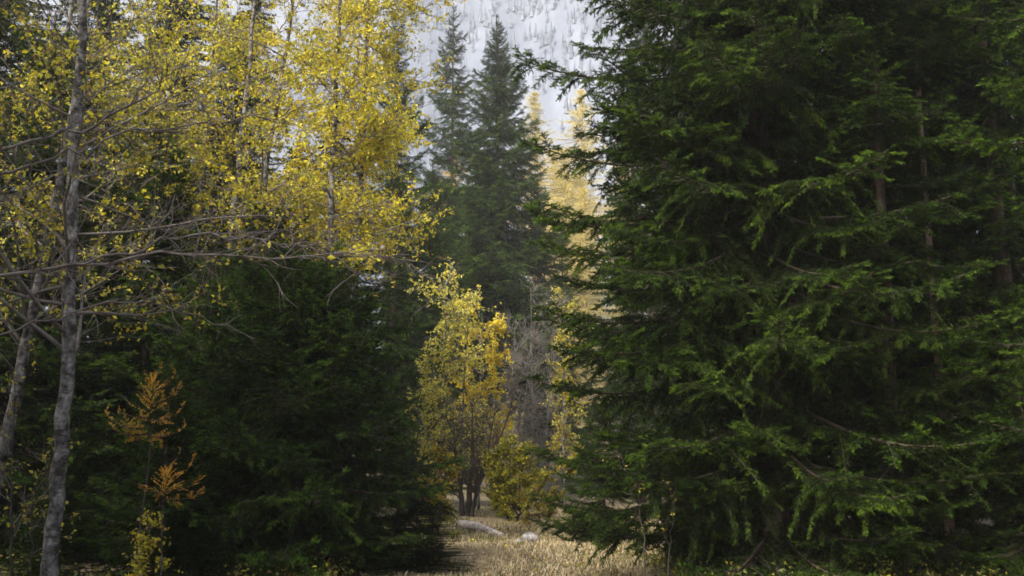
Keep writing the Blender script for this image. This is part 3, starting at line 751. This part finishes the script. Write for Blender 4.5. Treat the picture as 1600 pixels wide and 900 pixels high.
broadleaf('birch_tree', 'olive yellow birch crown filling the upper left corner', 'birch', -9.3, 19.0,
          [[(0, 0, 0, 0.12), (0.1, 0, 5, 0.09), (0.2, 0, 9, 0.06), (0.35, 0, 14.5, 0.01)], [(0.8, 0.4, 0, 0.09), (1.2, 0.4, 5, 0.07), (1.7, 0.4, 9, 0.05), (2.3, 0.4, 14, 0.01)]],
          22, 3.8, 19, 1.0, 5, 0.078, (5, 4, 1.2, 1.0, 1.2), 314, h_from=0.4, bare=0.12, sub=4, elev=(-10, 45), up=0.02)

broadleaf('birch_tree', 'yellow green birch behind the slim twin stems', 'birch', -7.6, 23.0,
          [[(0, 0, 0, 0.10), (0.1, 0, 5, 0.08), (0.2, 0, 9, 0.05), (0.3, 0, 15, 0.01)]],
          30, 3.8, 20, 1.0, 6, 0.08, (5, 5, 0.8, 1.5, 0.5), 315, h_from=0.4, bare=0.1, sub=4, elev=(-10, 45), up=0.02)

# the middle-distance thicket
broadleaf('birch_tree', 'pale yellow green birch sapling in the hazy gap left of the bright one', 'birch', -2.45, 34.0,
          [[(0, 0, 0, 0.05), (0.1, 0, 3, 0.04), (0.15, 0, 7.9, 0.008)], [(0.7, 0.2, 0, 0.045), (0.75, 0.2, 3, 0.035), (0.95, 0.2, 7.2, 0.008)]],
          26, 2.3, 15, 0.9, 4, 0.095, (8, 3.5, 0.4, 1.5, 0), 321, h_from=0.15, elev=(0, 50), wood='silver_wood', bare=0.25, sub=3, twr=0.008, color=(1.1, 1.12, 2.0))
broadleaf('birch_tree', 'small birch with bright golden leaves in the middle of the gap', 'birch', -1.2, 36.5,
          [[(0, 0, 0, 0.05), (0.0, 0, 3, 0.04), (0.1, 0, 7.2, 0.008)]],
          24, 1.5, 13, 0.7, 5, 0.105, (4, 0.5, 0.2, 9, 0), 322, h_from=0.35, elev=(0, 55), bare=0.1, sub=3, twr=0.008)
broadleaf('bare_tree', 'leafless grey tree with fine arching twigs in the hazy gap', 'bare tree', 0.65, 39.0,
          [[(0, 0, 0, 0.04), (0.15, 0, 3, 0.03), (0.1, 0, 8.6, 0.006)], [(0.4, 0.3, 0, 0.035), (0.75, 0.3, 3.5, 0.025), (1.1, 0.3, 8.0, 0.006)], [(-0.5, 0.3, 0, 0.035), (-0.75, 0.3, 3, 0.025), (-0.5, 0.3, 7.4, 0.006)], [(-0.2, -0.3, 0, 0.03), (-0.3, -0.3, 2.5, 0.02), (0.1, -0.3, 6.4, 0.005)]],
          20, 1.5, 13, 1.0, 1, 0.07, (1, 1, 3, 0, 0), 323, h_from=0.08, bare=0.92, sub=4, elev=(20, 65), wood='silver_wood', bark='grey_wood', twr=0.010, limb_r=0.016, sides=6)
broadleaf('bare_shrub', 'dark leafless shrub with leaning pale stem beside the yellow bush', 'shrub', -1.35, 31.0,
          [[(0, 0, 0, 0.10), (0.05, 0, 0.8, 0.085), (0.15, 0, 1.8, 0.05), (0.1, 0, 3.6, 0.01)], [(0.12, -0.1, 0, 0.055), (0.2, -0.1, 0.7, 0.05), (0.6, -0.1, 1.6, 0.04), (1.1, -0.1, 2.6, 0.03), (1.5, 0, 4.2, 0.01)], [(-0.15, 0, 0, 0.08), (-0.2, 0, 0.9, 0.06), (-0.4, 0, 2.0, 0.035), (-0.5, 0, 3.4, 0.01)], [(0.1, 0.1, 0, 0.07), (0.3, 0.1, 1.0, 0.05), (0.6, 0.1, 2.0, 0.03), (0.8, 0.1, 3.3, 0.01)]],
          14, 1.0, 13, 0.6, 1, 0.06, (1, 2, 3, 0, 1), 324, h_from=0.2, bare=0.8, sub=4, elev=(25, 70), bark='stem_wood', wood='dark_wood', twr=0.008, sides=8)
broadleaf('leafy_bush', 'rounded yellow green bush at the far end of the grass', 'bush', -0.1, 29.5,
          [[(0, 0, 0, 0.03), (-0.2, 0, 0.8, 0.02), (-0.4, 0, 1.9, 0.006)], [(0.1, 0, 0, 0.03), (0.3, 0.1, 0.8, 0.02), (0.5, 0.1, 2.1, 0.006)], [(0.0, 0.2, 0, 0.03), (0.0, 0.3, 0.8, 0.02), (0.05, 0.3, 2.2, 0.006)], [(0.2, -0.1, 0, 0.03), (0.6, -0.2, 0.5, 0.02), (0.9, -0.2, 1.4, 0.006)]],
          13, 0.8, 11, 0.38, 8, 0.08, (4, 6, 1.0, 0.8, 2), 325, h_from=0.08, bare=0.05, sub=3, elev=(-5, 60), bark='stem_wood', wood='dark_wood')
broadleaf('leafy_bush', 'low brown and yellow bush under the rounded yellow green one', 'bush', 0.75, 27.0,
          [[(0, 0, 0, 0.02), (-0.1, 0, 0.5, 0.012), (-0.2, 0, 0.9, 0.004)], [(0.1, 0, 0, 0.02), (0.3, 0, 0.4, 0.012), (0.5, 0, 0.9, 0.004)]],
          10, 0.5, 8, 0.3, 5, 0.065, (1.5, 2, 5, 0.5, 1), 326, h_from=0.08, bare=0.15, sub=3, elev=(-5, 60), bark='stem_wood', wood='dark_wood')
broadleaf('leafy_bush', 'orange yellow bush glowing at the edge of the sloping spruce skirt', 'bush', -1.75, 22.5,
          [[(0, 0, 0, 0.025), (0.0, 0, 0.8, 0.02), (0.05, 0, 2.0, 0.006)], [(0.1, 0.1, 0, 0.025), (0.25, 0.1, 0.8, 0.015), (0.3, 0.1, 1.7, 0.006)]],
          11, 0.6, 8, 0.35, 5, 0.07, (3, 3, 3, 2.5, 0.5), 327, h_from=0.1, bare=0.1, sub=3, bark='stem_wood', wood='dark_wood')
broadleaf('birch_tree', 'pale yellow birch sapling tucked against the right hand spruce wall', 'birch', 2.35, 45.0,
          [[(0, 0, 0, 0.06), (0.0, 0, 4, 0.045), (0.1, 0, 9.6, 0.008)]],
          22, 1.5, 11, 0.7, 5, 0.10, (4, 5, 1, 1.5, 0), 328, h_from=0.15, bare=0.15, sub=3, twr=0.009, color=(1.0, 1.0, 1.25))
broadleaf('birch_tree', 'golden sapling seen low between spruce wall and leafless tree', 'birch', 1.75, 34.0,
          [[(0, 0, 0, 0.04), (0.0, 0, 2, 0.03), (0.0, 0, 6.0, 0.006)]],
          16, 0.8, 9, 0.5, 5, 0.085, (4, 3, 1, 3, 0), 329, h_from=0.25, bare=0.2, sub=3, twr=0.007)
broadleaf('leafy_shrub', 'slim shrub with few yellow leaves in front of the tall right spruce', 'shrub', 1.75, 13.6,
          [[(0, 0, 0, 0.012), (0.0, 0, 1.0, 0.009), (-0.3, 0, 1.9, 0.003)], [(0.3, 0.2, 0, 0.012), (0.4, 0.2, 0.8, 0.008), (0.48, 0.2, 1.5, 0.003)]],
          6, 0.3, 4, 0.22, 1, 0.045, (3, 4, 2, 0, 1), 330, h_from=0.4, bare=0.3, sub=2, bark='stem_wood', wood='dark_wood', twr=0.003, limb_r=0.006)
broadleaf('leafy_shrub', 'small yellow leaved shrub low in front of the dark left spruce', 'shrub', -3.98, 11.2,
          [[(0, 0, 0, 0.014), (0.03, 0, 0.5, 0.010), (0.02, 0, 1.0, 0.003)]],
          10, 0.3, 6, 0.2, 3, 0.045, (4, 4, 2, 1, 0), 331, h_from=0.35, bare=0.05, sub=3, bark='stem_wood', wood='dark_wood', twr=0.003, limb_r=0.006)
broadleaf('leafy_shrub', 'thin straggling shrub between the two pale trunks', 'shrub', -6.0, 12.4,
          [[(0, 0, 0, 0.016), (-0.1, 0, 1.2, 0.012), (-0.2, 0, 2.6, 0.004)], [(0.2, 0.1, 0, 0.014), (0.1, 0.1, 1, 0.010), (0.3, 0.1, 1.8, 0.003)]],
          9, 0.45, 6, 0.3, 2, 0.05, (2, 4, 3, 0, 2), 332, h_from=0.25, bare=0.4, sub=3, bark='stem_wood', wood='grey_wood', twr=0.003, limb_r=0.007)

# orange larch saplings
def larch_sapling(label, x, y, H, seed, boughs):
    r = random.Random(seed)
    root = thing('larch_sapling', label, 'larch', (x, y, gzf(x, y)), 'orange larch saplings')
    mobj('trunk', trunk_mesh(H, 0.013, 'stem_wood', 6, seed=seed, wob=0.04), root)
    crown = mobj('crown', make_inner_crown(seed, H, 0.3, 0.5, H, lambda z: 0.1), root)
    crown.data.materials[0] = M['larch_orange']; crown.data.materials[1] = M['larch_orange']
    for (z, az, L, el) in boughs:
        place_bough(crown, r, BOUGH['larch'], z, R(az + r.uniform(-25, 25)), L * r.uniform(0.7, 1.1), R(el), R(r.uniform(-60, 60)))
larch_sapling('taller orange larch sapling against the dark spruces', -4.05, 11.2, 2.7, 401,
              [(2.6, 25, 0.22, 50), (2.55, 190, 0.2, 45), (2.45, 340, 0.4, 22), (2.35, 170, 0.28, 30), (2.3, 5, 0.42, 18), (2.15, 195, 0.34, 6), (2.12, 350, 0.45, 10), (1.95, 20, 0.42, 4), (1.98, 182, 0.5, 0), (2.05, 176, 0.62, 4), (1.9, 330, 0.3, 0)])
larch_sapling('smaller orange larch sapling below the taller one', -3.75, 11.0, 1.7, 402,
              [(1.65, 10, 0.3, 40), (1.52, 350, 0.42, 20), (1.4, 15, 0.45, 6), (1.36, 190, 0.3, 8), (1.3, 340, 0.42, 0)])

# ================================================================== LOG, STONE, GRASS, LITTER
def fallen_log():
    x0, y0, x1, y1 = -1.28, 25.0, -0.22, 23.0
    root = thing('fallen_log', 'pale weathered log lying in the dry grass at the end of the track', 'log', (-0.75, 24.0, gzf(-0.75, 24.0)))
    a = np.array([x0 + 0.75, y0 - 24.0, gzf(x0, y0) - gzf(-0.75, 24) + 0.14]); b = np.array([x1 + 0.75, y1 - 24.0, gzf(x1, y1) - gzf(-0.75, 24) + 0.02])
    t = np.linspace(0, 1, 14)[:, None]
    pts = a + (b - a) * t + np.array([0, 0, 0.07]) * np.sin(t * 3.1)
    g = Geo(); g.tube(pts, 0.13 * (1 - 0.45 * t[:, 0]), 10, 0)
    g.v[-1] = g.v[-1] + np.random.default_rng(3).normal(size=g.v[-1].shape) * 0.007
    mobj('log_stem', g.build('log_stem', ['log']), root)
    g = Geo(); p = pts[6]; g.tube([p, p + np.array([0.06, -0.02, 0.12]), p + np.array([0.08, 0, 0.2])], [0.03, 0.022, 0.012], 6, 0)
    mobj('branch_stub', g.build('branch_stub', ['log']), root)
fallen_log()

def stone(label, x, y, sx, sy, sz, seed):
    nr = np.random.default_rng(seed)
    import bmesh
    bm = bmesh.new(); bmesh.ops.create_icosphere(bm, subdivisions=3, radius=1)
    k = nr.normal(size=(6, 3)) * 1.6; ph = nr.random(6) * 6
    for v in bm.verts:
        c = np.array(v.co); dsp = 1 + 0.10 * sum(math.sin(float(k[i] @ c) + ph[i]) for i in range(6)) / 1.5
        v.co = Vector((c[0] * sx * dsp, c[1] * sy * dsp, max(c[2], -0.5) * sz * dsp))
    me = bpy.data.meshes.new('stone'); bm.to_mesh(me); bm.free(); me.materials.append(M['stone'])
    o = mobj('stone', me, None, (x, y, gzf(x, y) + sz * 0.3)); o['label'] = label; o['category'] = 'stone'; o['group'] = 'stones in the dry grass'
stone('pale grey stone beside the end of the log', 0.36, 21.8, 0.20, 0.16, 0.13, 1)
stone('small darker stone touching the pale one in the grass', 0.12, 21.5, 0.09, 0.08, 0.06, 2)

def grass():
    g = Geo(); nr = np.random.default_rng(21)
    N = 120000
    y = 12 + 26 * nr.random(N) ** 1.1; x = 0.75 + (nr.random(N) * 2 - 1) * (2.2 + 0.05 * y)
    dens = 0.5 + 0.5 * np.sin(x * 2.1 + 0.7 * np.sin(y * 0.9)) * np.sin(y * 1.3 + x)
    mid = np.exp(-((x - 0.35 + 0.02 * (y - 16)) / 0.45) ** 2)          # the worn line of the track
    keep = nr.random(N) < (0.35 + 0.65 * dens) * (1 - 0.75 * mid)
    x, y, dens = x[keep], y[keep], dens[keep]; n = len(x)
    z = gz(x, y)
    h = 0.58 * (0.10 + 0.22 * nr.random(n) ** 2 * (0.4 + dens) + 0.10 * np.clip(np.abs(x - 0.5) - 0.9, 0, 1.5) * nr.random(n))
    a = nr.random(n) * 6.283; ln = (0.3 + 0.9 * nr.random(n)) * h
    p0 = np.stack([x, y, z - 0.01], -1)
    d = np.stack([np.cos(a), np.sin(a), np.zeros(n)], -1); sd = np.stack([-np.sin(a + 1.0), np.cos(a + 1.0), np.zeros(n)], -1)
    w_ = 0.006 + 0.006 * nr.random((n, 1))
    p1 = p0 + np.stack([d[:, 0] * ln * 0.3, d[:, 1] * ln * 0.3, h * 0.65], -1)
    p2 = p0 + np.stack([d[:, 0] * ln, d[:, 1] * ln, h * (0.9 - 0.3 * (ln / h))], -1)
    v = np.stack([p0 - sd * w_, p0 + sd * w_, p1 + sd * w_ * 0.7, p1 - sd * w_ * 0.7, p2], 1)
    i = np.arange(n)[:, None] * 5
    green = nr.random(n) < 0.22 + 0.25 * np.sin(x * 1.1 + 2) * np.sin(y * 0.6)
    for q, mi in ((~green, 0), (green, 1)):
        vv = v[q].reshape(-1, 3); ii = np.arange(q.sum())[:, None] * 5
        g.add(vv, np.concatenate([ii + np.array([[0, 1, 2]]), ii + np.array([[0, 2, 3]]), ii + np.array([[3, 2, 4]])]), mi)
    return g.build('grass', ['straw', 'grass_green'])
go = mobj('grass', grass()); go['kind'] = 'stuff'; go['label'] = 'dry straw coloured grass covering the forest track'; go['category'] = 'grass'

def litter():
    g = Geo(); nr = np.random.default_rng(22)
    for mi, n in ((0, 700), (2, 3500), (3, 250)):
        y = 11 + 32 * nr.random(n); x = (nr.random(n) * 2 - 1) * (0.5 * y)
        g.leaves(np.stack([x, y, gz(x, y) + 0.015 + 0.08 * nr.random(n) * (np.abs(x - 0.7) < 2.5)], -1), 0.06, mi, 3.0, nr)
    for mi, n in ((0, 120), (1, 120), (2, 900), (3, 80)):
        y = 14 + 18 * nr.random(n); x = 0.6 + nr.normal(size=n) * 1.3
        g.leaves(np.stack([x, y, gz(x, y) + 0.02 + 0.08 * nr.random(n)], -1), 0.07, mi, 3.0, nr)
    return g.build('fallen_leaves', LEAFSET)
lo = mobj('fallen_leaves', litter()); lo['kind'] = 'stuff'; lo['label'] = 'fallen yellow and brown leaves scattered over the forest floor'; lo['category'] = 'leaves'

def undergrowth():
    g = Geo(); nr = np.random.default_rng(23); r = random.Random(23)
    LV = [[] for _ in LEAFSET]
    spots = [(r.uniform(2.2, 8.5), r.uniform(13.2, 18)) for _ in range(170)] + [(r.uniform(-8, -2.2), r.uniform(11.5, 16)) for _ in range(120)] + [(r.choice([r.uniform(-2.2, -1.2), r.uniform(2.2, 3.2)]), r.uniform(16, 28)) for _ in range(60)]
    for (x, y) in spots:
        z = gzf(x, y); h = r.uniform(0.18, 0.5)
        for k in range(5):
            pl = polyline(r, (x + r.gauss(0, 0.08), y + r.gauss(0, 0.08), z), (r.gauss(0, 0.4), r.gauss(0, 0.4), 1), h * r.uniform(0.6, 1.1), 4, 0, 0.15)
            g.tube(pl, [0.004, 0.003, 0.003, 0.002, 0.001], 3, 5, False)
            for q in range(12):
                c, _ = sample(pl, r.uniform(0.25, 1)); LV[r.choices([0, 1, 2, 4], [0.4, 1, 0.7, 6])[0]].append(c + np.array([r.gauss(0, .05), r.gauss(0, .05), r.gauss(0, .03)]))
    for mi, p in enumerate(LV):
        if p: g.leaves(np.array(p), 0.06, mi, 0.8, nr)
    return g.build('undergrowth', LEAFSET + ['twig'])
uo = mobj('undergrowth', undergrowth()); uo['kind'] = 'stuff'; uo['label'] = 'low green leafy undergrowth at the feet of the spruces'; uo['category'] = 'undergrowth'

# ------------------------------------------------------------------ air
def haze():
    x0, x1, y0, y1, z0, z1 = -815, 815, -130, 875, -3, 640
    v = [(x, y, z) for z in (z0, z1) for y in (y0, y1) for x in (x0, x1)]
    f = [(0, 2, 3), (0, 3, 1), (4, 5, 7), (4, 7, 6), (0, 1, 5), (0, 5, 4), (2, 6, 7), (2, 7, 3), (0, 4, 6), (0, 6, 2), (1, 3, 7), (1, 7, 5)]
    m, t, o = new_mat('haze_air')
    p = t.nodes.new('ShaderNodeVolumePrincipled')
    p.inputs['Color'].default_value = (0.93, 0.96, 1.0, 1)
    p.inputs['Density'].default_value = 0.0008
    p.inputs['Anisotropy'].default_value = 0.25
    link(t, p.outputs[0], o.inputs['Volume'])
    M['haze'] = m
    g = Geo(); g.add(v, f, 0)
    o = mobj('haze', g.build('haze', ['haze'])); o['kind'] = 'stuff'; o['label'] = 'thin pale haze filling the air of the valley'; o['category'] = 'haze'
haze()
